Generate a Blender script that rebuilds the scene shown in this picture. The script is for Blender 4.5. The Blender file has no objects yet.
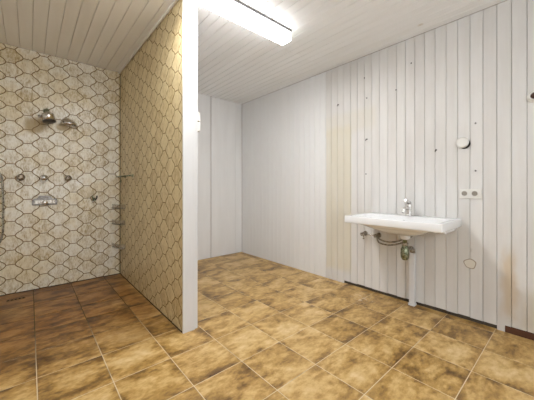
import bpy, bmesh, math, random
from mathutils import Vector, Matrix
random.seed(7)
scene = bpy.context.scene
C = scene.collection
PI = math.pi

# ------------------------------------------------------------ camera, world, lights, exposure
CAM_H, YAW = 1.109, 0.85209
cam_data = bpy.data.cameras.new('camera')
cam_data.sensor_width = 36.0
cam_data.lens = 36.0 * 271.5 / 534.0
cam_data.shift_y = -(200.0 - 187.54) / 534.0
cam_data.clip_start = 0.02
cam = bpy.data.objects.new('camera', cam_data)
C.objects.link(cam)
cam.location = (0, 0, CAM_H)
cam.rotation_euler = (PI / 2, 0, math.atan2(-math.cos(YAW), math.sin(YAW)) + 0)
# forward = (cos YAW, sin YAW); a camera looking along +Y has rot z 0
cam.rotation_euler[2] = YAW - PI / 2
scene.camera = cam

world = bpy.data.worlds.new('world'); scene.world = world
world.use_nodes = True
world.node_tree.nodes['Background'].inputs[0].default_value = (0.86, 0.93, 1.0, 1)
world.node_tree.nodes['Background'].inputs[1].default_value = 1.15
LAMP_STRENGTH = 15.5
LAMP_SIDE = 2.2
scene.view_settings.view_transform = 'Standard'
scene.view_settings.look = 'None'
scene.view_settings.gamma = 1.0
scene.view_settings.exposure = 2.24

# ------------------------------------------------------------ dimensions
XR, YB, YS, XP0, XP1, YP = 2.75, 3.80, 3.88, 0.88, 1.0, 1.98
XL, YF = -1.0, -1.5
ZC, ZS = 2.54, 2.59

# ------------------------------------------------------------ node helper
def new_mat(name, rough=0.5, color=(0.8, 0.8, 0.8), metal=0.0):
    m = bpy.data.materials.new(name); m.use_nodes = True
    b = m.node_tree.nodes['Principled BSDF']
    b.inputs['Base Color'].default_value = (*color, 1)
    b.inputs['Roughness'].default_value = rough
    b.inputs['Metallic'].default_value = metal
    return m, m.node_tree, b

class NT:
    def __init__(s, nt): s.nt = nt; s.n = nt.nodes; s.l = nt.links
    def node(s, t, **kw):
        n = s.n.new(t)
        for k, v in kw.items(): setattr(n, k, v)
        return n
    def put(s, sock, v):
        if isinstance(v, (int, float)): sock.default_value = v
        elif isinstance(v, (tuple, list)): sock.default_value = (*v, 1) if len(v) == 3 and sock.type == 'RGBA' else v
        else: s.l.new(v, sock)
    def math(s, op, a, b=0.0, c=0.0, clamp=False):
        n = s.node('ShaderNodeMath', operation=op, use_clamp=clamp)
        for i, v in enumerate((a, b, c)): s.put(n.inputs[i], v)
        return n.outputs[0]
    def mix(s, fac, a, b, mode='MIX'):
        n = s.node('ShaderNodeMix', data_type='RGBA', blend_type=mode)
        s.put(n.inputs[0], fac); s.put(n.inputs[6], a); s.put(n.inputs[7], b)
        return n.outputs[2]
    def ramp(s, fac, stops):
        n = s.node('ShaderNodeValToRGB'); s.put(n.inputs[0], fac)
        e = n.color_ramp.elements
        while len(e) < len(stops): e.new(0.5)
        for el, (p, c) in zip(e, stops):
            el.position = p; el.color = (*c, 1) if isinstance(c, tuple) else (c, c, c, 1)
        return n.outputs[0]
    def objco(s): return s.node('ShaderNodeTexCoord').outputs['Object']
    def rnd(s): return s.node('ShaderNodeNewGeometry').outputs['Random Per Island']
    def mapped(s, co, scale):
        n = s.node('ShaderNodeMapping'); s.put(n.inputs[0], co); n.inputs['Scale'].default_value = scale
        return n.outputs[0]
    def noise(s, co, scale, detail=4, rough=0.55, w=None, dist=0.0):
        n = s.node('ShaderNodeTexNoise', noise_dimensions='4D' if w is not None else '3D')
        s.put(n.inputs['Vector'], co); n.inputs['Scale'].default_value = scale
        n.inputs['Detail'].default_value = detail; n.inputs['Roughness'].default_value = rough
        n.inputs['Distortion'].default_value = dist
        if w is not None: s.put(n.inputs['W'], w)
        return n.outputs[0]
    def step(s, x, a, b):      # smooth 0..1 from a to b
        n = s.node('ShaderNodeMapRange', interpolation_type='SMOOTHSTEP')
        s.put(n.inputs[0], x)
        if a < b:
            n.inputs[1].default_value = a; n.inputs[2].default_value = b
        else:
            n.inputs[1].default_value = b; n.inputs[2].default_value = a
            n.inputs[3].default_value = 1; n.inputs[4].default_value = 0
        return n.outputs[0]
    def box(s, x, a, b, e=0.01):   # 1 inside a..b
        return s.math('MULTIPLY', s.step(x, a - e, a + e), s.step(x, b + e, b - e))
    def bump(s, b, h, strength, dist=0.005):
        n = s.node('ShaderNodeBump'); n.inputs['Strength'].default_value = strength
        n.inputs['Distance'].default_value = dist
        s.put(n.inputs['Height'], h); s.l.new(n.outputs[0], b.inputs['Normal'])

# ------------------------------------------------------------ materials
def board_mat(name, light, dark, stretch, worn=False, rough=0.55):
    """painted pine boards: faint grain and board-to-board variation, knots"""
    m, nt, b = new_mat(name, rough)
    t = NT(nt); co = t.objco(); r = t.rnd(); w = t.math('MULTIPLY', r, 37.0)
    grain = t.noise(t.mapped(co, stretch), 9, 5, 0.6, w)
    cloud = t.noise(co, 2.2, 3, 0.5, w)
    f = t.math('ADD', t.math('MULTIPLY', grain, 0.95), t.math('MULTIPLY', cloud, 0.5)); f = t.math('SUBTRACT', f, 0.17)
    f = t.math('ADD', f, t.math('MULTIPLY', t.math('SUBTRACT', r, 0.5), 0.16))
    col = t.mix(t.step(f, 0.3, 0.85), light, dark)
    # knots shimmering through the paint
    v = t.node('ShaderNodeTexVoronoi', voronoi_dimensions='4D'); t.put(v.inputs['Vector'], t.mapped(co, tuple(0.55 if q < 0.5 else 1.0 for q in stretch)))
    v.inputs['Scale'].default_value = 4.0; t.put(v.inputs['W'], w)
    knot = t.math('MULTIPLY', t.step(v.outputs['Distance'], 0.085, 0.03), 0.8)
    col = t.mix(knot, col, tuple(c * k for c, k in zip(dark, (0.72, 0.62, 0.5))))
    if worn:
        s = t.node('ShaderNodeSeparateXYZ'); t.put(s.inputs[0], co); y, z = s.outputs[1], s.outputs[2]
        yellow = (0.700, 0.650, 0.520)
        # bare strip where a cupboard stood
        wob = t.math('MULTIPLY', t.math('SUBTRACT', t.noise(co, 5, 3), 0.5), 0.10)
        m1 = t.math('MULTIPLY', t.box(y, 1.69, 2.035, 0.012), t.box(t.math('ADD', z, wob), 0.14, 1.82, 0.05))
        m1 = t.math('MULTIPLY', m1, t.step(grain, 0.1, 0.55))
        m1b = t.math('MULTIPLY', t.box(y, 1.40, 2.1, 0.03), t.box(t.math('ADD', z, wob), 1.75, 1.98, 0.05))
        col = t.mix(t.math('MULTIPLY', m1, 0.82), col, yellow)
        col = t.mix(t.math('MULTIPLY', m1b, 0.35), col, yellow)
        # brown run at the right end
        m3 = t.math('MULTIPLY', t.box(t.math('ADD', y, wob), 0.30, 0.385, 0.03), t.box(t.math('ADD', z, wob), 0.10, 0.62, 0.10))
        m3 = t.math('MULTIPLY', m3, t.step(t.noise(t.mapped(co, (1, 1, .3)), 9, 3), 0.25, 0.6))
        col = t.mix(t.math('MULTIPLY', m3, 0.6), col, (0.62, 0.46, 0.27))
        m4 = t.math('MULTIPLY', t.box(t.math('ADD', y, wob), 0.0, 0.27, 0.05), t.box(z, 0.05, 0.34, 0.06))
        col = t.mix(t.math('MULTIPLY', m4, 0.40), col, (0.50, 0.38, 0.2))
        # whiter fresh coat on the far half
        m5 = t.step(y, 2.03, 2.05)
        col = t.mix(t.math('MULTIPLY', m5, 0.8), col, (0.850, 0.850, 0.840))
    t.put(b.inputs['Base Color'], col)
    t.bump(b, grain, 0.10, 0.002)
    return m

M = {}
M['board_wall'] = board_mat('white_painted_boards', (0.760, 0.742, 0.715), (0.660, 0.635, 0.600), (1, 1, 0.12), worn=True)
M['board_ceiling'] = board_mat('painted_ceiling_boards', (0.890, 0.890, 0.890), (0.840, 0.830, 0.820), (1, 0.1, 1), rough=0.33)
M['board_shower'] = board_mat('greyish_ceiling_boards', (0.890, 0.860, 0.810), (0.820, 0.780, 0.715), (1, 0.1, 1))
M['panel_back'] = board_mat('white_back_panels', (0.850, 0.840, 0.825), (0.790, 0.775, 0.755), (1, 1, 0.12))
M['trim_white'] = board_mat('white_trim_paint', (0.74, 0.735, 0.73), (0.66, 0.655, 0.65), (1, 1, 0.15))
M['gap_dark'] = new_mat('dark_gap', 0.9, (0.075, 0.058, 0.042))[0]
M['groove'] = new_mat('groove_shadowed_wood', 0.9, (0.36, 0.30, 0.24))[0]
M['plaster'] = new_mat('plain_white_plaster', 0.8, (0.84, 0.83, 0.81))[0]
M['porcelain'], _, b = new_mat('white_porcelain', 0.12, (0.84, 0.84, 0.84)); b.inputs['Coat Weight'].default_value = 0.4
M['plastic'] = new_mat('white_plastic', 0.35, (0.80, 0.78, 0.73))[0]
M['socket_dark'] = new_mat('recess_grey_plastic', 0.5, (0.28, 0.25, 0.21))[0]
M['black'] = new_mat('black_hole_shadow', 0.9, (0.012, 0.010, 0.009))[0]  # holes, and the painted shadow behind the round cover
M['brown_wood'] = new_mat('dark_brown_skirting', 0.6, (0.095, 0.035, 0.016))[0]
M['steel_dark'] = new_mat('dark_iron', 0.45, (0.07, 0.06, 0.05), 0.6)[0]
M['grey_metal'] = new_mat('grey_lamp_metal', 0.5, (0.20, 0.195, 0.19), 0.0)[0]
M['smoked'], _, b = new_mat('smoky_clear_plastic', 0.15, (0.40, 0.33, 0.24))
b.inputs['Alpha'].default_value = 0.28

def metal_mat(name, c1, c2, rough):
    m, nt, b = new_mat(name, rough, c1, 1.0); t = NT(nt)
    n = t.noise(t.objco(), 60, 3)
    t.put(b.inputs['Base Color'], t.mix(t.step(n, 0.4, 0.65), c1, c2))
    t.put(b.inputs['Roughness'], t.math('ADD', t.math('MULTIPLY', n, 0.25), rough - 0.1))
    return m
M['chrome'] = metal_mat('worn_chrome', (0.78, 0.77, 0.75), (0.52, 0.49, 0.46), 0.2)
M['old_chrome'] = metal_mat('tarnished_chrome', (0.50, 0.46, 0.40), (0.20, 0.16, 0.12), 0.3)
M['verdigris'] = metal_mat('green_tarnished_brass', (0.36, 0.38, 0.27), (0.11, 0.12, 0.07), 0.4)
M['plate'] = metal_mat('dull_brushed_chrome', (0.24, 0.22, 0.20), (0.15, 0.13, 0.11), 0.35)
M['drain'] = new_mat('brown_stained_drain', 0.6, (0.20, 0.12, 0.06), 0.3)[0]
M['seam'] = new_mat('dark_mouldy_joint', 0.8, (0.045, 0.030, 0.018))[0]
M['braid'] = metal_mat('braided_steel', (0.42, 0.38, 0.31), (0.13, 0.11, 0.08), 0.4)

# lamp diffuser: opal plastic lit from inside
m = bpy.data.materials.new('lit_opal_diffuser'); m.use_nodes = True; nt = m.node_tree
nt.nodes.clear(); t = NT(nt)
em = t.node('ShaderNodeEmission'); em.inputs[0].default_value = (0.985, 0.99, 1.0, 1); em.inputs[1].default_value = LAMP_STRENGTH
ou = t.node('ShaderNodeOutputMaterial'); nt.links.new(em.outputs[0], ou.inputs[0])
M['lit'] = m
M['lit_side'] = m.copy(); M['lit_side'].name = 'lit_opal_side'
[n for n in M['lit_side'].node_tree.nodes if n.type == 'EMISSION'][0].inputs[1].default_value = LAMP_SIDE

# floor tiles
m, nt, b = new_mat('mottled_brown_floor_tile', 0.35); t = NT(nt); co = t.objco()
r = t.rnd(); w = t.math('MULTIPLY', r, 61.0)
s = t.node('ShaderNodeSeparateXYZ'); t.put(s.inputs[0], co); fx, fy = s.outputs[0], s.outputs[1]
big = t.noise(t.mapped(co, (0.85, 1.4, 1)), 4.6, 6, 0.62, w, 0.4)
fine = t.noise(t.mapped(co, (0.7, 1.3, 1)), 26, 4, 0.65, w)
eu = t.math('ABSOLUTE', t.math('SUBTRACT', t.math('FRACT', t.math('DIVIDE', t.math('ADD', fx, 3.3-0.0315), 0.33)), 0.5))
ev = t.math('ABSOLUTE', t.math('SUBTRACT', t.math('FRACT', t.math('DIVIDE', t.math('ADD', fy, 3.3-1.742), 0.33)), 0.5))
edge = t.math('MULTIPLY', t.step(t.math('MAXIMUM', eu, ev), 0.22, 0.5), t.step(t.noise(co, 5, 3, 0.5, w), 0.40, 0.62))
f = t.math('ADD', t.math('MULTIPLY', big, 0.66), t.math('MULTIPLY', fine, 0.34))
f = t.math('SUBTRACT', t.math('ADD', f, 0.018), t.math('MULTIPLY', edge, 0.085))
f = t.math('ADD', f, t.math('MULTIPLY', t.math('SUBTRACT', r, 0.5), 0.07))
col = t.ramp(f, [(0.31, (0.085, 0.040, 0.012)), (0.40, (0.212, 0.114, 0.030)), (0.48, (0.415, 0.245, 0.070)),
                 (0.55, (0.570, 0.370, 0.138)), (0.66, (0.710, 0.525, 0.268))])
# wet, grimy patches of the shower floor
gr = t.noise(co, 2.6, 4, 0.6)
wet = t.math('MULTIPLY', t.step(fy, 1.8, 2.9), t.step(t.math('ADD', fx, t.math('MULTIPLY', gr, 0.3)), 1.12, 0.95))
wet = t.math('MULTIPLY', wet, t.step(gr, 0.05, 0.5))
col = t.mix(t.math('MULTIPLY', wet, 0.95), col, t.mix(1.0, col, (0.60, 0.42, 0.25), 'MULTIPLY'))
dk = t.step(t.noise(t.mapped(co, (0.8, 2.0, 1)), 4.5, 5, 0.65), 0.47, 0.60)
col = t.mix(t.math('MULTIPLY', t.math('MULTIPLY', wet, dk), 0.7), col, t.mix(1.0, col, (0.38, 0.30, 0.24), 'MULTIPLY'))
# pale paint crumbs on the floor near the basin
px = t.math('SUBTRACT', fx, 2.50); py = t.math('SUBTRACT', fy, 1.40)
dd = t.math('SQRT', t.math('ADD', t.math('MULTIPLY', px, px), t.math('MULTIPLY', t.math('MULTIPLY', py, py), 1.0)))
pm = t.math('MULTIPLY', t.step(dd, 0.16, 0.05), t.step(t.noise(co, 28, 4, 0.7), 0.53, 0.60))
col = t.mix(t.math('MULTIPLY', pm, 0.7), col, (0.72, 0.64, 0.52))
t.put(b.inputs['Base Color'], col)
t.put(b.inputs['Roughness'], t.math('ADD', 0.28, t.math('MULTIPLY', fine, 0.2)))
t.bump(b, f, 0.12, 0.003)
M['floor_tile'] = m
m, nt, b = new_mat('floor_grout', 0.85); t = NT(nt); co = t.objco()
s = t.node('ShaderNodeSeparateXYZ'); t.put(s.inputs[0], co)
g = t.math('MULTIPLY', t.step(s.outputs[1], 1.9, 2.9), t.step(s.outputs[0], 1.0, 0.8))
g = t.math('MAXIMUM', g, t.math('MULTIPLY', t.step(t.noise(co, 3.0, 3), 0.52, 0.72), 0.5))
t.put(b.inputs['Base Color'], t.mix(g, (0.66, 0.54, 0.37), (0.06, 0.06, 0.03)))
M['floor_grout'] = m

# lantern wall tiles
m, nt, b = new_mat('cream_lantern_tile', 0.28); t = NT(nt); co = t.objco()
r = t.rnd(); w = t.math('MULTIPLY', r, 53.0)
v1 = t.noise(t.mapped(co, (1.3, 1.3, 0.55)), 16, 5, 0.65, w, 0.7)
sp = t.noise(t.mapped(co, (1.4, 1.4, 0.5)), 70, 4, 0.75, w)
f = t.math('ADD', t.math('MULTIPLY', v1, 0.85), t.math('MULTIPLY', sp, 0.95)); f = t.math('SUBTRACT', f, 0.36)
f = t.math('ADD', f, t.math('MULTIPLY', t.math('SUBTRACT', r, 0.5), 0.12))
col = t.ramp(f, [(0.36, (0.84, 0.80, 0.70)), (0.52, (0.77, 0.715, 0.59)), (0.66, (0.60, 0.51, 0.35)), (0.78, (0.42, 0.32, 0.17))])
s = t.node('ShaderNodeSeparateXYZ'); t.put(s.inputs[0], co)
x_, y_, z_ = s.outputs
ln = t.noise(co, 3, 4, 0.6)
# lime-stained tiles: the partition more evenly, the shower wall in patches
limes = t.math('MAXIMUM', t.math('MULTIPLY', t.step(x_, 0.855, 0.87), 0.75), t.math('MULTIPLY', t.step(ln, 0.42, 0.65), 0.5))
col = t.mix(limes, col, t.mix(1.0, col, (0.86, 0.72, 0.40), 'MULTIPLY'))
# rusty water marks, with cast shadows of shower head and dish painted in
def rust_shadow(cx, cz, rx, rz):
    dx = t.math('DIVIDE', t.math('SUBTRACT', x_, cx), rx); dz = t.math('DIVIDE', t.math('SUBTRACT', z_, cz), rz)
    q = t.math('ADD', t.math('MULTIPLY', dx, dx), t.math('MULTIPLY', dz, dz))
    q = t.math('ADD', q, t.math('MULTIPLY', t.math('SUBTRACT', sp, 0.5), 1.2))
    return t.math('MULTIPLY', t.step(q, 1.0, 0.2), t.step(y_, 3.8, 3.85))
rs = t.math('MAXIMUM', rust_shadow(0.045, 1.785, 0.11, 0.11), rust_shadow(0.285, 1.80, 0.075, 0.055))
col = t.mix(t.math('MULTIPLY', rs, 0.85), col, (0.36, 0.24, 0.08))
t.put(b.inputs['Base Color'], col)
t.bump(b, v1, 0.15, 0.003)
M['wall_tile'] = m
M['tile_grout'] = new_mat('brown_tile_joint', 0.9, (0.23, 0.145, 0.06))[0]

# ------------------------------------------------------------ mesh helpers
class MB:
    """collects verts / faces / material indices of one mesh"""
    def __init__(s): s.v = []; s.f = []; s.m = []; s.sm = []
    def add(s, vs, fs, mi=0, smooth=False):
        o = len(s.v); s.v += [tuple(v) for v in vs]
        for f in fs: s.f.append([i + o for i in f]); s.m.append(mi); s.sm.append(smooth)
    def box(s, a, b, mi=0):
        (x0, y0, z0), (x1, y1, z1) = a, b
        s.add([(x0,y0,z0),(x1,y0,z0),(x1,y1,z0),(x0,y1,z0),(x0,y0,z1),(x1,y0,z1),(x1,y1,z1),(x0,y1,z1)],
              [(0,3,2,1),(4,5,6,7),(0,1,5,4),(1,2,6,5),(2,3,7,6),(3,0,4,7)], mi)
    def loft(s, rings, mi=0, smooth=True, cap0=True, cap1=True, closed=True):
        n = len(rings[0]); vs = [p for r in rings for p in r]; fs = []
        for k in range(len(rings) - 1):
            for i in range(n if closed else n - 1):
                j = (i + 1) % n
                fs.append((k*n+i, k*n+j, (k+1)*n+j, (k+1)*n+i))
        s.add(vs, fs, mi, smooth)
        o = len(s.v) - len(vs)
        if cap0: s.f.append([o + i for i in range(n)][::-1]); s.m.append(mi); s.sm.append(False)
        if cap1: s.f.append([o + (len(rings)-1)*n + i for i in range(n)]); s.m.append(mi); s.sm.append(False)
    def lathe(s, prof, origin, axis, seg=24, mi=0):
        """prof: list of (radius, distance along axis)"""
        ax = Vector(axis).normalized(); u = ax.orthogonal().normalized(); w = ax.cross(u); o = Vector(origin)
        rings = [[o + ax*d + (u*math.cos(2*PI*i/seg) + w*math.sin(2*PI*i/seg))*max(r, 1e-4) for i in range(seg)] for r, d in prof]
        s.loft(rings, mi)
    def tube(s, pts, rad, seg=12, mi=0):
        pts = [Vector(p) for p in pts]; rings = []; u = None
        for i, p in enumerate(pts):
            d = (pts[min(i+1, len(pts)-1)] - pts[max(i-1, 0)]).normalized()
            u = d.orthogonal().normalized() if u is None else (u - d*u.dot(d)).normalized()
            w = d.cross(u); r = rad[i] if isinstance(rad, (list, tuple)) else rad
            rings.append([p + (u*math.cos(2*PI*k/seg) + w*math.sin(2*PI*k/seg))*r for k in range(seg)])
        s.loft(rings, mi)
    def prism(s, poly, fn, d0, d1, mi=0, bevel=0.0):
        """poly: 2D outline; fn(a, b, d) -> 3D; extruded d0 -> d1"""
        n = len(poly); cx = sum(p[0] for p in poly)/n; cy = sum(p[1] for p in poly)/n
        rings = [[fn(a, b, d0) for a, b in poly], [fn(a, b, d1 - (bevel if d1 > d0 else -bevel)) for a, b in poly]]
        if bevel:
            L = max(max(abs(p[0]-cx), abs(p[1]-cy)) for p in poly); k = 1 - bevel / L
            rings.append([fn(cx+(a-cx)*k, cy+(b-cy)*k, d1) for a, b in poly])
        s.loft(rings, mi, smooth=False)
    def build(s, name, mats, parent=None, bevel=0.0, seg=2):
        me = bpy.data.meshes.new(name); me.from_pydata(s.v, [], s.f)
        for q in (mats if isinstance(mats, (list, tuple)) else [mats]): me.materials.append(q)
        for p, mi, sm in zip(me.polygons, s.m, s.sm): p.material_index = mi; p.use_smooth = sm
        bm = bmesh.new(); bm.from_mesh(me); bmesh.ops.recalc_face_normals(bm, faces=bm.faces); bm.to_mesh(me); bm.free()
        o = bpy.data.objects.new(name, me); C.objects.link(o)
        if parent is not None:
            o.parent = parent; o.matrix_parent_inverse = Matrix.Translation(-Vector(parent.location))
        if bevel:
            md = o.modifiers.new('bevel', 'BEVEL'); md.width = bevel; md.segments = seg; md.limit_method = 'ANGLE'; md.angle_limit = 0.7
        return o

def tag(o, label, cat, group=None):
    o['label'] = label; o['category'] = cat
    if group: o['group'] = group
    return o
def thing(name, loc, label, cat, group=None):
    o = bpy.data.objects.new(name, None); C.objects.link(o); o.location = loc; o.empty_display_size = 0.05
    return tag(o, label, cat, group)
def struct(o): o['kind'] = 'structure'; return o
def smooth_path(pts, n=8):
    P = [Vector(p) for p in pts]; P = [P[0]] + P + [P[-1]]; out = []
    for i in range(1, len(P) - 2):
        for k in range(n):
            u = k / n; a, b_, c, d = P[i-1], P[i], P[i+1], P[i+2]
            out.append(0.5*((2*b_) + (c-a)*u + (2*a-5*b_+4*c-d)*u*u + (3*b_-a-3*c+d)*u**3))
    return out + [P[-2]]

# ------------------------------------------------------------ floor
S = 0.33; X0, Y0 = 0.0315, 1.742
fl = MB(); G = 0.0022
fl.box((XL, YF, -0.06), (XR + 0.05, YS + 0.02, -0.0012), 1)
for i in range(-5, 10):
    for j in range(-8, 12):
        x0, x1 = X0 + i*S + G, X0 + (i+1)*S - G
        y0, y1 = Y0 - (j+1)*S + G, Y0 - j*S - G
        x0, x1 = max(x0, XL), min(x1, XR + 0.04); y0, y1 = max(y0, YF), min(y1, YS)
        if x1 - x0 < 0.01 or y1 - y0 < 0.01: continue
        e = 0.0015; c = 0.0012
        vs = [(x0,y0,-c-0.001),(x1,y0,-c-0.001),(x1,y1,-c-0.001),(x0,y1,-c-0.001),
              (x0,y0,-c*0.5),(x1,y0,-c*0.5),(x1,y1,-c*0.5),(x0,y1,-c*0.5),
              (x0+e,y0+e,0),(x1-e,y0+e,0),(x1-e,y1-e,0),(x0+e,y1-e,0)]
        fs = [(0,1,5,4),(1,2,6,5),(2,3,7,6),(3,0,4,7),(4,5,9,8),(5,6,10,9),(6,7,11,10),(7,4,8,11),(8,9,10,11)]
        fl.add(vs, fs, 0)
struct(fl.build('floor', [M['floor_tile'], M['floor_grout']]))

# ------------------------------------------------------------ board claddings
def boards(mb, a0, a1, pitch, off, fn, l0, l1, gap=0.0018, ch=0.0030, th=0.014, dep=0.0045, mi=0):
    """boards side by side along 'a'; fn(a, l, d): l = along board, d = towards room"""
    k = math.floor((a0 - off) / pitch)
    while off + k*pitch < a1 - 1e-4:
        b0, b1 = max(off + k*pitch, a0) + gap/2, min(off + (k+1)*pitch, a1) - gap/2
        k += 1
        if b1 - b0 < 0.012: continue
        z0 = l0(b0, b1) if callable(l0) else l0
        prof = [(b0, -th), (b0, -dep), (b0+ch, 0), (b1-ch, 0), (b1, -dep), (b1, -th)]
        mb.loft([[fn(a, z0, d) for a, d in prof], [fn(a, l1, d) for a, d in prof]], mi, smooth=False)

# right wall: tongue-and-groove boards, the middle ones stop short of the floor
def zbot(b0, b1):
    y = (b0 + b1) / 2
    if y > 1.80: return 0.0
    if y > 0.42: return 0.034 + random.uniform(-0.004, 0.003)
    if y > 0.36: return 0.0
    return 0.052
wr = MB()
boards(wr, YF, YB, 0.0858, 0.2434, lambda a, l, d: (XR - d, a, l), zbot, ZC)
wr.box((XR + 0.014, YF, 0.0), (XR + 0.10, YB + 0.1, ZC), 1)
struct(wr.build('wall_right', [M['board_wall'], M['gap_dark']]))
sk = MB(); sk.box((XR - 0.004, YF + 0.01, 0), (XR + 0.012, 0.366, 0.050)); struct(sk.build('baseboard_right', M['brown_wood'], bevel=0.003))

# back wall: broad white panels
wb = MB()
for a0, a1 in ((XP1 - 0.05, 2.147), (2.1570, 2.62), (2.6215, XR)):
    prof = [(a0, -0.014), (a0, -0.002), (a0+0.002, 0), (a1-0.002, 0), (a1, -0.002), (a1, -0.014)]
    wb.loft([[(a, YB - d, 0.004) for a, d in prof], [(a, YB - d, ZC) for a, d in prof]], 0, smooth=False)
wb.box((XP1 - 0.06, YB + 0.014, 0), (XR + 0.1, YB + 0.09, ZC), 1)
struct(wb.build('wall_back', [M['panel_back'], new_mat('brown_panel_gap', 0.9, (0.26, 0.17, 0.10))[0]]))

# ceilings
cm = MB()
boards(cm, XL, XR, 0.0858, XR - 0.0858*60, lambda a, l, d: (a, l, ZC - d), YF, YP, ch=0.0065, dep=0.0050)
boards(cm, XP0 + 0.04, XR, 0.0858, XR - 0.0858*60, lambda a, l, d: (a, l, ZC - d), YP, YB, ch=0.0065, dep=0.0050)
cm.box((XL, YF, ZC + 0.014), (XR + 0.1, YP, ZC + 0.12), 1)
cm.box((XP0 + 0.04, YP, ZC + 0.014), (XR + 0.1, YB + 0.1, ZC + 0.12), 1)
struct(cm.build('ceiling', [M['board_ceiling'], M['groove']]))
cs = MB()
boards(cs, XL, XP0, 0.0985, 0.0225 - 0.0985*20, lambda a, l, d: (a, l, ZS - d), YP + 0.001, YS)
cs.box((XL, YP + 0.001, ZS + 0.014), (XP0 + 0.03, YS + 0.1, ZS + 0.06), 1)
struct(cs.build('ceiling_shower', [M['board_shower'], M['groove']]))
tr = MB(); tr.box((XP0 - 0.022, YP, ZS - 0.020), (XP0 - 0.0045, YS - 0.006, ZS - 0.0005)); struct(tr.build('trim_1', M['board_shower'], bevel=0.004))

# ------------------------------------------------------------ lantern tile claddings
TP, TH, TF, TS = 0.1335, 0.15, 0.0345, 0.0990
def lantern():
    q = []
    for k in range(0, 9):
        u = k / 8
        q.append((TF + (TS-TF)*u - 0.0036*math.sin(2*PI*u), TH/2*(1-u) - 0.0030*math.sin(2*PI*u)))
    right = q + [(a, -b) for a, b in q[-2::-1]]
    return right + [(-a, -b) for a, b in right]
def inset(poly, d):
    n = len(poly); out = []
    for i in range(n):
        p0, p1, p2 = poly[i-1], poly[i], poly[(i+1) % n]
        e1 = Vector((p1[0]-p0[0], p1[1]-p0[1])); e2 = Vector((p2[0]-p1[0], p2[1]-p1[1]))
        if e1.length < 1e-7: e1 = e2
        if e2.length < 1e-7: e2 = e1
        n1 = Vector((e1.y, -e1.x)).normalized(); n2 = Vector((e2.y, -e2.x)).normalized()
        nn = (n1 + n2); nn = nn.normalized() if nn.length > 1e-5 else n1
        out.append((p1[0] + nn.x*d, p1[1] + nn.y*d))
    return out
def clip(poly, ax, lim, keep_less):
    out = []
    for i in range(len(poly)):
        a, b_ = poly[i-1], poly[i]
        ia = (a[ax] <= lim) if keep_less else (a[ax] >= lim); ib = (b_[ax] <= lim) if keep_less else (b_[ax] >= lim)
        if ia != ib:
            u = (lim - a[ax]) / (b_[ax] - a[ax]); out.append((a[0]+(b_[0]-a[0])*u, a[1]+(b_[1]-a[1])*u))
        if ib: out.append(b_)
    return out
BASE = lantern()
OUT = inset(BASE, 0.0044); TOP = inset(BASE, 0.0054)
def tiles(mb, a0, a1, z0, z1, ac, zj, fn, depth=0.0018):
    """ac: centre of an even column, zj: height of one of its joints"""
    k0 = math.floor((a0 - ac)/TP) - 1; k1 = math.ceil((a1 - ac)/TP) + 1
    for k in range(k0, k1 + 1):
        base = zj + TH/2 + (TH/2 if k % 2 else 0)
        j0 = math.floor((z0 - base)/TH) - 1
        for j in range(j0, j0 + 22):
            cx, cz = ac + k*TP, base + j*TH
            rings = []
            inside = (cx-TS > a0 and cx+TS < a1 and cz-TH/2 > z0 and cz+TH/2 < z1)
            if inside:
                for P, d in ((OUT, 0.0), (OUT, depth-0.0006), (TOP, depth)): rings.append([fn(cx+a, cz+b_, d) for a, b_ in P])
                mb.loft(rings, 0, smooth=False, cap0=False)
            else:
                P = [(cx+a, cz+b_) for a, b_ in OUT]
                for ax, lim, less in ((0, a0, False), (0, a1, True), (1, z0, False), (1, z1, True)):
                    P = clip(P, ax, lim, less)
                    if len(P) < 3: break
                if len(P) < 3: continue
                area = abs(sum(P[i-1][0]*P[i][1]-P[i][0]*P[i-1][1] for i in range(len(P))))/2
                if area < 1e-4: continue
                mb.loft([[fn(a, b_, 0.0) for a, b_ in P], [fn(a, b_, depth) for a, b_ in P]], 0, smooth=False, cap0=False)
ws = MB()
tiles(ws, XL, XP0 - 0.003, 0.004, ZS - 0.002, -0.015, 1.581, lambda a, z, d: (a, YS + 0.0018 - d, z))
ws.box((XL - 0.1, YS + 0.0008, 0), (XP0 + 0.02, YS + 0.1, ZS + 0.02), 1)
struct(ws.build('wall_shower', [M['wall_tile'], M['tile_grout']]))
wp = MB()
tiles(wp, YP + 0.004, YS - 0.003, 0.004, ZS - 0.002, 2.366, 1.129, lambda a, z, d: (XP0 + 0.0018 - d, a, z))
wp.box((XP0 + 0.0008, YP + 0.002, 0), (XP0 + 0.02, YS, ZS + 0.02), 1)
wp.box((XP0 + 0.02, YP + 0.002, 0), (XP1 - 0.003, YB + 0.0, ZC), 2)
for k_, (a, b_) in enumerate((((XL, YS - 0.005, 0), (XP0 - 0.001, YS + 0.001, 0.007)), ((XP0 - 0.005, YP + 0.005, 0), (XP0 + 0.001, YS - 0.001, 0.006)), ((XP0 - 0.005, YS - 0.005, 0.006), (XP0 + 0.001, YS + 0.001, ZS - 0.02)))):
    q_ = MB(); q_.box(a, b_); struct(q_.build('trim_%d' % (k_ + 4), M['seam']))
struct(wp.build('wall_partition', [M['wall_tile'], M['tile_grout'], M['trim_white']]))
tb = MB(); tb.box((XP0 - 0.004, YP - 0.014, 0.0), (0.972, YP + 0.0015, ZC - 0.001)); struct(tb.build('trim_2', M['trim_white'], bevel=0.002))
tb = MB(); tb.box((0.973, YP - 0.006, 0.0), (XP1, YP + 0.060, ZC - 0.001)); struct(tb.build('trim_3', M['trim_white'], bevel=0.003))

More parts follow.
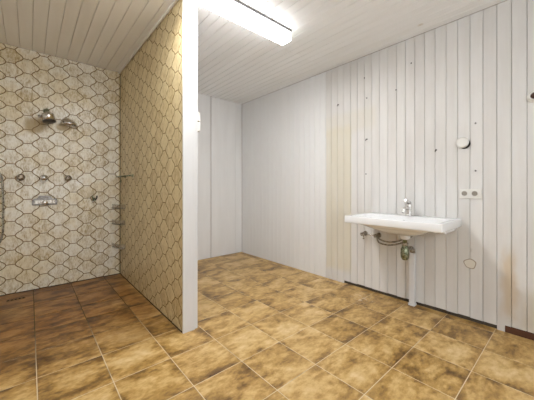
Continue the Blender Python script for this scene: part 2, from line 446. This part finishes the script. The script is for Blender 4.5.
# rest of the room, behind and beside the camera
w_ = MB(); w_.box((XL - 0.1, YF - 0.1, 0), (XL, YS + 0.1, ZS)); struct(w_.build('wall_left', M['plaster']))
w_ = MB(); WX0, WX1, WZ0, WZ1 = -0.45, 1.75, 0.75, 2.2  # opening added in the unseen wall to let sky light in as fill
for a, b_ in (((XL, 0), (WX0, ZC)), ((WX1, 0), (XR + 0.1, ZC)), ((WX0, 0), (WX1, WZ0)), ((WX0, WZ1), (WX1, ZC))):
    w_.box((a[0], YF - 0.12, a[1]), (b_[0], YF, b_[1]))
struct(w_.build('wall_front', M['plaster']))
w_ = MB()  # frame of the unseen window, added for soft fill light
for a, b_ in (((WX0, WZ0), (WX0+.05, WZ1)), ((WX1-.05, WZ0), (WX1, WZ1)), ((WX0, WZ0), (WX1, WZ0+.05)), ((WX0, WZ1-.05), (WX1, WZ1)), ((.63, WZ0), (.67, WZ1))):
    w_.box((a[0], YF - 0.09, a[1]), (b_[0], YF - 0.03, b_[1]))
struct(w_.build('added_fill_window_1', M['trim_white'], bevel=0.004))

# ------------------------------------------------------------ ceiling lamp
LX0, LX1, LY0, LY1, LZ0 = 0.27, 1.795, 1.712, 1.832, 2.446
lamp = thing('ceiling_lamp', ((LX0+LX1)/2, (LY0+LY1)/2, ZC), 'long fluorescent ceiling lamp with glowing white box diffuser on the board ceiling', 'lamp')
q = MB(); q.box((LX0+.01, LY0-.006, ZC - 0.018), (LX1-.004, LY1+.006, ZC - 0.0005)); q.build('housing', M['grey_metal'], lamp, bevel=0.003)
q = MB(); prof = [(LY0+.003, ZC-.0182), (LY0, LZ0+.012), (LY0+.010, LZ0), (LY1-.010, LZ0), (LY1, LZ0+.012), (LY1-.003, ZC-.0182)]
q.loft([[(LX0+.012, y, z) for y, z in prof], [(LX1-.009, y, z) for y, z in prof]], smooth=False, mi=0); q.m = [1 if k == 2 else 0 for k in range(len(q.f))]; q.build('diffuser', [M['lit_side'], M['lit']], lamp)
capm, nt_, b_ = new_mat('pale_translucent_end_cap', 0.3, (0.82, 0.85, 0.82)); b_.inputs['Emission Color'].default_value = (0.93, 1, 0.96, 1); b_.inputs['Emission Strength'].default_value = 0.9
for xa, xb in ((LX0, LX0+.0115), (LX1-.0085, LX1)):
    q = MB(); q.loft([[(xa, y, z) for y, z in prof], [(xb, y, z) for y, z in prof]], smooth=False); q.build('end_cap', capm, lamp)

# ------------------------------------------------------------ washbasin
BX0, BX1, BY0, BY1, BZ = 2.232, XR - 0.001, 0.640, 1.448, 0.846
def rrect(x0, x1, y0, y1, r, z, n=6):
    out = []
    for cx, cy, a in ((x1-r, y1-r, 0), (x0+r, y1-r, 90), (x0+r, y0+r, 180), (x1-r, y0+r, 270)):
        for k in range(n+1):
            t_ = math.radians(a + 90*k/n); out.append((cx + r*math.cos(t_), cy + r*math.sin(t_), z))
    return out
basin = thing('washbasin', (BX1, (BY0+BY1)/2, 0.70), 'wide white porcelain washbasin hung on the board wall', 'washbasin')
q = MB()
def rr(i, z, r, ib=None): return rrect(BX0+i, BX1-(i if ib is None else ib), BY0+i, BY1-i, r, z)
rings = [rrect(2.46, 2.64, 0.94, 1.12, 0.05, 0.690), rrect(2.40, 2.68, 0.87, 1.18, 0.08, 0.702), rrect(2.34, 2.70, 0.81, 1.25, 0.07, 0.735),
         rrect(2.30, 2.72, 0.76, 1.30, 0.05, 0.772), rr(0.010, 0.780, 0.010, 0), rr(0.002, 0.782, 0.012, 0), rr(0.0, 0.787, 0.012, 0),
         rr(0.001, 0.840, 0.012, 0), rr(0.003, 0.8450, 0.010, 0.001), rr(0.008, BZ, 0.010, 0.004),
         rrect(BX0+.03, BX1-.15, BY0+.035, BY1-.035, 0.05, BZ-0.001), rrect(BX0+.04, BX1-.16, BY0+.047, BY1-.047, 0.05, BZ-0.008),
         rrect(BX0+.065, BX1-.18, BY0+.09, BY1-.09, 0.06, BZ-0.075), rrect(BX0+.11, BX1-.22, BY0+.18, BY1-.18, 0.07, BZ-0.108),
         rrect(2.42, 2.48, 1.01, 1.07, 0.029, BZ-0.116)]
q.loft(rings); o = q.build('bowl', M['porcelain'], basin)
q = MB(); q.box((2.47, BY0+.045, 0.738), (BX1, BY0+.135, 0.784)); q.build('wall_ledge', M['porcelain'], basin, bevel=0.008)
q = MB(); q.box((2.62, BY1-.135, 0.738), (BX1, BY1-.045, 0.784)); q.build('wall_ledge', M['porcelain'], basin, bevel=0.008)
q = MB(); q.lathe([(0.046, 0.0), (0.044, -0.035), (0.034, -0.05)], (2.55, 1.025, 0.692), (0, 0, 1)); q.build('waste_boss', M['porcelain'], basin)
q = MB(); q.lathe([(0.030, 0), (0.030, 0.003), (0.022, 0.005), (0.02, 0.003), (0.001, 0.003)], (2.45, 1.04, BZ-0.1165), (0, 0, 1)); q.build('drain_ring', M['chrome'], basin)
q = MB(); q.lathe([(0.011, 0), (0.011, 0.003), (0.007, 0.0035)], (2.5665, 1.04, BZ-0.045), (-1, 0, 0.2)); q.build('overflow_hole', M['black'], basin)

# tap
TX, TY = 2.665, 1.035
tap = thing('mixer_tap', (TX, TY, BZ), 'chrome single lever mixer tap on the back edge of the washbasin', 'tap')
q = MB(); q.lathe([(0.031, 0), (0.031, 0.006), (0.027, 0.012), (0.025, 0.05), (0.028, 0.085), (0.029, 0.10), (0.024, 0.112), (0.002, 0.118)], (TX, TY, BZ), (0, 0, 1)); q.build('body', M['chrome'], tap)
q = MB(); q.tube(smooth_path([(TX, TY, BZ+.060), (TX-.06, TY, BZ+.075), (TX-.105, TY, BZ+.068), (TX-.115, TY, BZ+.045)]), 0.0155)
q.lathe([(0.015, 0), (0.015, 0.018)], (TX-.115, TY, BZ+.032), (0, 0, 1)); q.build('spout', M['chrome'], tap)
q = MB(); q.tube([(TX+.01, TY, BZ+.118), (TX-.03, TY, BZ+.132), (TX-.08, TY, BZ+.148)], [0.019, 0.015, 0.011]); q.build('lever', M['chrome'], tap)

# bottle trap and waste
trap = thing('bottle_trap', (2.55, 1.025, 0.46), 'tarnished bottle trap with elbow pipe below the washbasin', 'drain trap')
q = MB(); q.lathe([(0.018, 0.18), (0.018, 0.135), (0.026, 0.13), (0.026, 0.11), (0.034, 0.10), (0.036, 0.05), (0.034, 0.02), (0.022, 0.0), (0.002, -0.006)], (2.55, 1.025, 0.458), (0, 0, 1)); q.build('bottle', M['verdigris'], trap)
q = MB(); q.lathe([(0.030, 0), (0.030, 0.02)], (2.55, 1.025, 0.59), (0, 0, 1), seg=8); q.lathe([(0.024, 0), (0.024, 0.02)], (2.575, 1.025, 0.545), (1, 0, 0), seg=8); q.build('union_nut', M['old_chrome'], trap)
q = MB(); q.tube(smooth_path([(2.57, 1.025, 0.545), (2.63, 1.025, 0.549), (2.685, 1.025, 0.547), (2.712, 1.025, 0.535), (2.720, 1.025, 0.496)]), 0.016)
q.build('elbow_pipe', M['old_chrome'], trap)
q = MB(); q.lathe([(0.024, 0), (0.024, 0.03), (0.018, 0.035)], (2.720, 1.025, 0.496), (0, 0, 1)); q.build('pipe_collar', M['old_chrome'], trap)
q = MB(); q.box((2.695, 1.002, 0.0), (2.7485, 1.048, 0.494)); q.box((2.688, 0.996, 0.0), (2.7485, 1.054, 0.022))
tag(q.build('pipe_casing', M['trim_white'], bevel=0.006), 'narrow white upright pipe casing from the floor up to the trap', 'pipe')

# angle valves and hoses
def valve(y, label):
    v = thing('angle_valve', (XR, y, 0.612), label, 'valve', 'angle valves under the washbasin')
    q = MB(); q.lathe([(0.026, 0.0), (0.026, 0.004), (0.012, 0.009), (0.012, 0.05), (0.017, 0.052), (0.017, 0.07)], (XR - 0.001, y, 0.612), (-1, 0, 0)); q.build('valve_body', M['old_chrome'], v)
    q = MB(); q.lathe([(0.019, 0), (0.022, 0.004), (0.022, 0.014), (0.016, 0.02)], (XR - 0.068, y, 0.612), (-1, 0, 0), seg=6); q.build('handwheel', M['old_chrome'], v)
    return v
valve(1.515, 'tarnished angle valve, the one nearer the yellowed wall strip')
valve(1.365, 'tarnished angle valve, the one nearer the trap, with steel hoses')
q = MB(); q.tube([(2.700, 1.503, 0.612), (2.700, 1.380, 0.611)], 0.007); tag(q.build('connecting_pipe', M['chrome']), 'short thin chrome pipe joining the two angle valves', 'pipe')
q = MB(); q.tube([(2.708, 1.516, 0.602), (2.708, 1.516, 0.555)], 0.006); q.lathe([(0.009, 0), (0.009, 0.012)], (2.708, 1.516, 0.555), (0, 0, 1), 8)
tag(q.build('drain_spout', M['old_chrome']), 'small downward outlet below the left angle valve', 'pipe')
for k, (dz, dx, lb) in enumerate(((0.0, 0.0, 'upper braided steel supply hose running from the valve to the tap'), (-0.024, -0.028, 'lower braided steel supply hose sagging from the valve below the basin'))):
    q = MB(); q.tube(smooth_path([(2.668-dx*.2, 1.352, 0.606+dz*.4), (2.63+dx, 1.29, 0.590+dz), (2.60+dx, 1.20, 0.584+dz), (2.60+dx, 1.13, 0.598+dz), (2.635+dx, 1.075+dz*.3, 0.625+dz), (2.69+dx*.6, 1.01+dz, 0.69+dz*.4)]), 0.0075)
    tag(q.build('supply_hose', M['braid']), lb, 'hose', 'steel hoses under the washbasin')

# ------------------------------------------------------------ fittings on the right wall
sock = thing('double_socket', (XR, 0.582, 1.058), 'white double power socket on the board wall right of the washbasin', 'socket')
sy0, sy1, sz0, sz1 = 0.507, 0.657, 1.018, 1.098
q = MB(); q.box((XR - 0.013, sy0, sz0), (XR - 0.001, sy1, sz1)); q.build('frame', M['plastic'], sock, bevel=0.003)
for yc in (0.622, 0.552):
    q = MB(); q.lathe([(0.0245, 0), (0.0245, 0.0045), (0.021, 0.005), (0.0205, 0.0022), (0.001, 0.002)], (XR - 0.0125, yc, 1.060), (-1, 0, 0)); i_ = q.build('socket_insert', [M['plastic']], sock)
    q = MB(); q.lathe([(0.0195, 0), (0.0195, 0.0008)], (XR - 0.0146, yc, 1.060), (-1, 0, 0)); q.build('socket_recess', M['socket_dark'], i_)
    i_.matrix_parent_inverse = Matrix.Translation(-Vector(sock.location))
rose = thing('vent_cover', (XR, 0.631, 1.482), 'round off-white blanking cover hanging loose above the power socket', 'cover plate')
q = MB(); q.lathe([(0.040, 0), (0.040, 0.012)], (XR - 0.001, 0.622, 1.474), (-1, 0, 0)); q.build('lid_shadow', M['black'], rose)  # black disc set off-centre as the lid's painted shadow crescent
q = MB(); q.lathe([(0.044, 0), (0.046, 0.004), (0.044, 0.010), (0.030, 0.014), (0.001, 0.015)], (XR - 0.014, 0.636, 1.486), (-1, -0.10, 0.04), 32); q.build('lid', M['plastic'], rose)
stub = thing('pipe_stub', (XR, 0.205, 1.765), 'open pipe stub with white collar high on the right wall', 'pipe')
q = MB(); q.lathe([(0.046, 0), (0.044, 0.006), (0.036, 0.010), (0.030, 0.030), (0.024, 0.030), (0.022, 0.010)], (XR - 0.001, 0.200, 1.768), (-1, 0, 0), 32); q.build('collar', M['plastic'], stub)
q = MB(); q.lathe([(0.0238, 0), (0.0238, 0.02), (0.001, 0.0205)], (XR - 0.0105, 0.200, 1.768), (-1, 0, 0)); q.build('pipe_opening', new_mat('rusty_pipe_inside', 0.8, (0.07, 0.03, 0.015))[0], stub)
# filled hole
q = MB(); n = 28; rad = [0.037*(1+0.05*math.sin(3*a*2*PI/n+1)+0.05*math.sin(5*a*2*PI/n)) for a in range(n)]
for R_, d_, mi in ((1.16, 0.0015, 1), (1.0, 0.004, 0)):
    q.loft([[(XR - 0.0002, 0.586 + r_*R_*math.cos(2*PI*k/n), 0.478 + r_*R_*0.95*math.sin(2*PI*k/n)) for k, r_ in enumerate(rad)],
            [(XR - d_, 0.586 + r_*R_*math.cos(2*PI*k/n), 0.478 + r_*R_*0.95*math.sin(2*PI*k/n)) for k, r_ in enumerate(rad)]], mi, smooth=False)
tag(q.build('filled_hole', [new_mat('white_filler', 0.8, (0.74, 0.70, 0.62))[0], new_mat('cracked_rim', 0.9, (0.36, 0.28, 0.20))[0]]), 'rough round patch of white filler in the boards below the socket', 'wall patch')

nails = [  # Y, Z, size, kind, label
 (0.835, 1.446, 'hook', 'dark bent wall hook between the basin tap and the round cover'),
 (0.548, 1.635, 'nail', 'small dark nail above and right of the round cover'),
 (0.548, 1.246, 'nail', 'small dark nail right above the power socket'),
 (1.045, 2.297, 'nail', 'small dark screw high on the boards straight above the basin tap, near the ceiling'),
 (1.858, 2.086, 'hook', 'dark hook at the top of the yellowed wall strip'),
 (1.527, 2.302, 'nail', 'small screw near the ceiling just right of the yellowed strip, top of its column'),
 (1.499, 2.077, 'nail', 'small screw second from the top in the column right of the yellowed strip'),
 (1.188, 2.080, 'nail', 'lone small screw high above the washbasin'),
 (1.499, 1.632, 'hook', 'dark hook above the left end of the washbasin, the upper one'),
 (1.508, 1.256, 'nail', 'small dark nail above the left end of the washbasin, the lower one')]
for y, z, k, lb in nails:
    q = MB()
    if k == 'hook':
        q.lathe([(0.007, 0), (0.007, 0.002)], (XR - .0005, y, z), (-1, 0, 0), 10)
        q.tube(smooth_path([(XR - .001, y, z), (XR - .018, y, z), (XR - .026, y, z - .008), (XR - .026, y, z - .022)], 4), 0.0036, 8)
        tag(q.build('wall_hook', M['steel_dark']), lb, 'hook', 'old hooks on the board wall')
    else:
        q.lathe([(0.0035, 0), (0.0035, 0.004), (0.0065, 0.0045), (0.006, 0.007)], (XR - .0005, y, z), (-1, 0, 0), 10)
        tag(q.build('nail', M['steel_dark']), lb, 'nail', 'nails left in the board wall')

# switches on the far side of the partition edge
for z, lb in ((1.672, 'upper white light switch on the edge of the partition wall'), (1.592, 'lower white light switch on the edge of the partition wall')):
    sw = thing('light_switch', (XP1, 2.015, z), lb, 'switch', 'switches on the partition wall')
    q = MB(); q.box((XP1 + 0.0005, 1.986, z - .037), (XP1 + 0.030, 2.056, z + .037)); q.build('frame', M['plastic'], sw, bevel=0.006)
    q = MB(); q.box((XP1 + 0.0302, 1.998, z - .024), (XP1 + 0.036, 2.044, z + .024)); q.build('rocker', M['plastic'], sw, bevel=0.003)

# ------------------------------------------------------------ shower fittings
W = YS  # tile face
def up(m, label_, x):
    k = thing('shower_valve_knob', (x, W, 1.216), label_, 'shower valve', 'three valve knobs in a row on the shower wall')
    q = MB(); q.lathe([(0.030, 0), (0.030, 0.004), (0.022, 0.012), (0.015, 0.016), (0.015, 0.03)], (x, W, 1.216), (0, -1, 0)); q.build('flange', m, k)
    q = MB(); q.lathe([(0.018, 0), (0.030, 0.008), (0.035, 0.022), (0.031, 0.038), (0.018, 0.049), (0.002, 0.052)], (x, W - .030, 1.216), (0, -1, 0), 16)
    for a in range(3):
        an = a*2*PI/3 + 0.5
        q.tube([(x + .020*math.cos(an), W - .045, 1.216 + .020*math.sin(an)), (x + .033*math.cos(an), W - .045, 1.216 + .033*math.sin(an))], [0.007, 0.006], 8)
    q.build('handle', m, k)
up(M['old_chrome'], 'left one of the three chrome shower valve knobs, nearest the hose', -0.068)
up(M['chrome'], 'middle one of the three chrome shower valve knobs, above the mixer plate', 0.118)
up(M['old_chrome'], 'right one of the three shower valve knobs, nearest the partition', 0.333)

plate = thing('mixer_plate', (0.128, W, 0.93), 'wide chrome mixer plate with central knob below the valve knobs', 'shower mixer')
q = MB(); q.prism([(0.020, 0.918), (0.020, 0.974), (0.034, 0.984), (0.060, 0.990), (0.082, 1.018), (0.172, 1.018), (0.194, 0.990), (0.222, 0.984), (0.236, 0.974), (0.236, 0.918)], lambda a, z, d: (a, W - d, z), 0.0, 0.022, 0, 0.004); q.build('cover_plate', M['plate'], plate, bevel=0.002)
q = MB(); q.prism([(0.040, 0.932), (0.040, 0.970), (0.216, 0.970), (0.216, 0.932)], lambda a, z, d: (a, W - d, z), 0.0222, 0.030, 0, 0.003); q.build('face_panel', M['old_chrome'], plate, bevel=0.002)
q = MB(); q.lathe([(0.016, 0), (0.016, 0.012), (0.025, 0.014), (0.025, 0.034), (0.018, 0.042), (0.001, 0.044)], (0.128, W - .030, 0.945), (0, -1, 0)); q.build('knob', M['chrome'], plate)

head = thing('overhead_shower', (0.125, W, 1.955), 'barrel shaped chrome shower head on a short wall arm', 'shower head')
hp = Vector((0.146, 3.745, 1.905)); ax = Vector((0.16, -0.10, -1)).normalized()
q = MB(); q.lathe([(0.028, 0), (0.028, 0.004), (0.014, 0.010)], (0.140, W, 1.955), (0, -1, 0)); q.tube(smooth_path([(0.140, W - .004, 1.955), (0.142, W - .07, 1.962), (0.148, W - .115, 1.945), tuple(hp)]), 0.012); q.build('arm', M['verdigris'], head)
q = MB(); q.lathe([(0.016, -0.018), (0.024, -0.002), (0.050, 0.004), (0.056, 0.018), (0.056, 0.078)], tuple(hp), tuple(ax), 28); q.build('body', M['chrome'], head)
q = MB(); q.lathe([(0.0565, 0.076), (0.059, 0.080), (0.058, 0.094), (0.050, 0.099), (0.001, 0.096)], tuple(hp), tuple(ax), 28); q.build('spray_face', M['steel_dark'], head)
q = MB(); q.lathe([(0.012, 0.0), (0.014, 0.030), (0.017, 0.036), (0.014, 0.052), (0.001, 0.054)], tuple(hp + ax*0.045 + Vector((-0.035, 0, 0))), (-1, 0, 0.05), 14); q.build('setting_knob', M['old_chrome'], head)

dish = thing('soap_dish', (0.335, W, 1.84), 'shell shaped chrome soap dish sticking out of the tiles beside the shower head', 'soap dish')
rings = []
dc = Vector((0.345, W - 0.055, 1.822)); n = 28
for k in range(8):
    a = k / 7 * PI / 2; r_ = math.cos(a); h_ = math.sin(a)
    rings.append([dc + Vector((0.080*r_*math.cos(2*PI*i/n) - 0.022*h_, 0.066*r_*math.sin(2*PI*i/n), 0.078*h_ - 0.003*r_*math.cos(2*PI*i/n))) for i in range(n)])
rings = [[dc + (p - dc)*0.9 + Vector((0, 0, 0.002)) for p in rings[0]]] + rings
q = MB(); q.loft([[dc + Vector((0, 0, 0.03)) + (p-dc)*0.05 for p in rings[0]]] + rings[:-1] + [[p*1.0 for p in rings[-1]]], cap0=True, cap1=True); q.build('shell', M['chrome'], dish)
q = MB(); q.tube([(0.335, W, 1.850), (0.335, W - .03, 1.850)], [0.022, 0.016]); q.lathe([(0.032, 0), (0.030, 0.006)], (0.335, W, 1.850), (0, -1, 0)); q.build('wall_mount', M['old_chrome'], dish)

hose = thing('shower_hose', (-0.22, W, 1.22), 'metal shower hose hanging in a loop at the left edge of the tiles', 'hose')
q = MB(); q.tube(smooth_path([(-0.260, W - .025, 1.30), (-0.215, W - .025, 1.22), (-0.204, W - .025, 1.05), (-0.202, W - .025, 0.85), (-0.206, W - .025, 0.64), (-0.240, W - .025, 0.53), (-0.300, W - .025, 0.52), (-0.335, W - .025, 0.62), (-0.33, W - .025, 0.95)]), 0.0085); q.build('hose', M['braid'], hose)
q = MB(); q.tube([(-0.33, W - .025, 0.94), (-0.33, W - .025, 1.02)], 0.012); q.lathe([(0.024, 0), (0.02, 0.035)], (-0.33, W, 1.0), (0, -1, 0)); q.build('hose_connector', M['chrome'], hose)
q = MB(); q.tube([(-0.262, W - .03, 1.285), (-0.30, W - .05, 1.40)], [0.011, 0.016]); q.lathe([(0.02, 0), (0.018, 0.03)], (-0.285, W, 1.36), (0, -1, 0)); q.build('handset', M['chrome'], hose)

hk = thing('towel_hook', (0.592, W, 0.99), 'small dark two-pronged hook on the tiles left of the corner', 'hook')
q = MB(); q.prism([(0.578, 0.935), (0.574, 0.96), (0.580, 0.985), (0.604, 0.985), (0.610, 0.96), (0.606, 0.935)], lambda a, z, d: (a, W - d, z), 0, 0.008, 0, 0.002); q.build('back_plate', M['verdigris'], hk)
for sx in (-1, 1):
    q = MB(); q.tube(smooth_path([(0.592, W - .008, 0.975), (0.592 + sx*.010, W - .04, 0.965), (0.592 + sx*.020, W - .055, 0.985), (0.592 + sx*.022, W - .052, 1.010)]), 0.0085); q.build('prong', M['steel_dark' if sx > 0 else 'verdigris'], hk)
q = MB(); q.lathe([(0.012, 0), (0.016, 0.008), (0.012, 0.02), (0.002, 0.022)], (0.584, W - .006, 0.940), (0, -1, 0), 16); q.build('screw_cap', M['chrome'], hk)

rail = thing('towel_rail', (XP0, 3.55, 1.24), 'thin tarnished towel rail on the partition tiles near the corner', 'towel rail')
q = MB(); q.tube([(XP0 - .055, 3.28, 1.240), (XP0 - .055, 3.83, 1.245)], 0.0075); q.build('bar', M['verdigris'], rail)
for y in (3.30, 3.62):
    q = MB(); q.lathe([(0.020, 0), (0.018, 0.006), (0.008, 0.010), (0.008, 0.052)], (XP0, y, 1.243), (-1, 0, 0), 14); q.build('bracket', M['verdigris'], rail)
q = MB(); q.tube(smooth_path([(XP0 - .055, 3.62, 1.235), (XP0 - .062, 3.60, 1.20), (XP0 - .06, 3.585, 1.185), (XP0 - .055, 3.60, 1.175), (XP0 - .05, 3.63, 1.19)], 5), 0.006); q.build('hook', M['verdigris'], rail)

for z, lb in ((0.850, 'topmost of the three corner soap shelves'), (0.655, 'middle one of the three corner soap shelves'), (0.362, 'lowest of the three corner soap shelves, with metal rim')):
    sh = thing('corner_shelf', (XP0, W, z), lb, 'corner shelf', 'quarter-round shelves in the shower corner')
    rx, ry = 0.095, 0.25; cxx, cyy = XP0 - .001, W - .001; n = 14
    arc = [(cxx - rx*math.sin(PI/2*k/n), cyy - ry*math.cos(PI/2*k/n)) for k in range(n+1)]
    q = MB(); q.prism([(cxx, cyy)] + arc, lambda a, b_, d: (a, b_, z + d), 0.0, 0.006); q.build('tray', M['smoked'], sh)
    q = MB(); ring = lambda k_, h: [(cxx + (a-cxx)*k_, cyy + (b_-cyy)*k_, h) for a, b_ in arc]
    q.loft([ring(1, z + .0065), ring(1.0, z + .052), ring(0.965, z + .052), ring(0.965, z + .0065), ring(1, z + .0065)], closed=False, cap0=False, cap1=False); q.build('lip', M['smoked'], sh)
    q = MB(); q.tube([(a, b_, z + .0) for a, b_ in ring(1.0, 0) and [(p[0], p[1]) for p in ring(1.0, 0)]], 0.0032, 8); q.build('rim', M['chrome' if z < .5 else 'steel_dark'], sh)

# floor drain
dr = thing('floor_drain', (-0.10, 3.66, 0.0), 'small slotted drain set in the dark shower floor', 'drain')
q = MB(); q.box((-0.170, 3.640, 0.0), (-0.030, 3.685, 0.002)); q.build('frame', M['drain'], dr, bevel=0.001)
for k in range(5):
    q = MB(); q.box((-0.166 + k*.028, 3.650, 0.0021), (-0.150 + k*.028, 3.676, 0.0028)); q.build('slot', M['black'], dr)
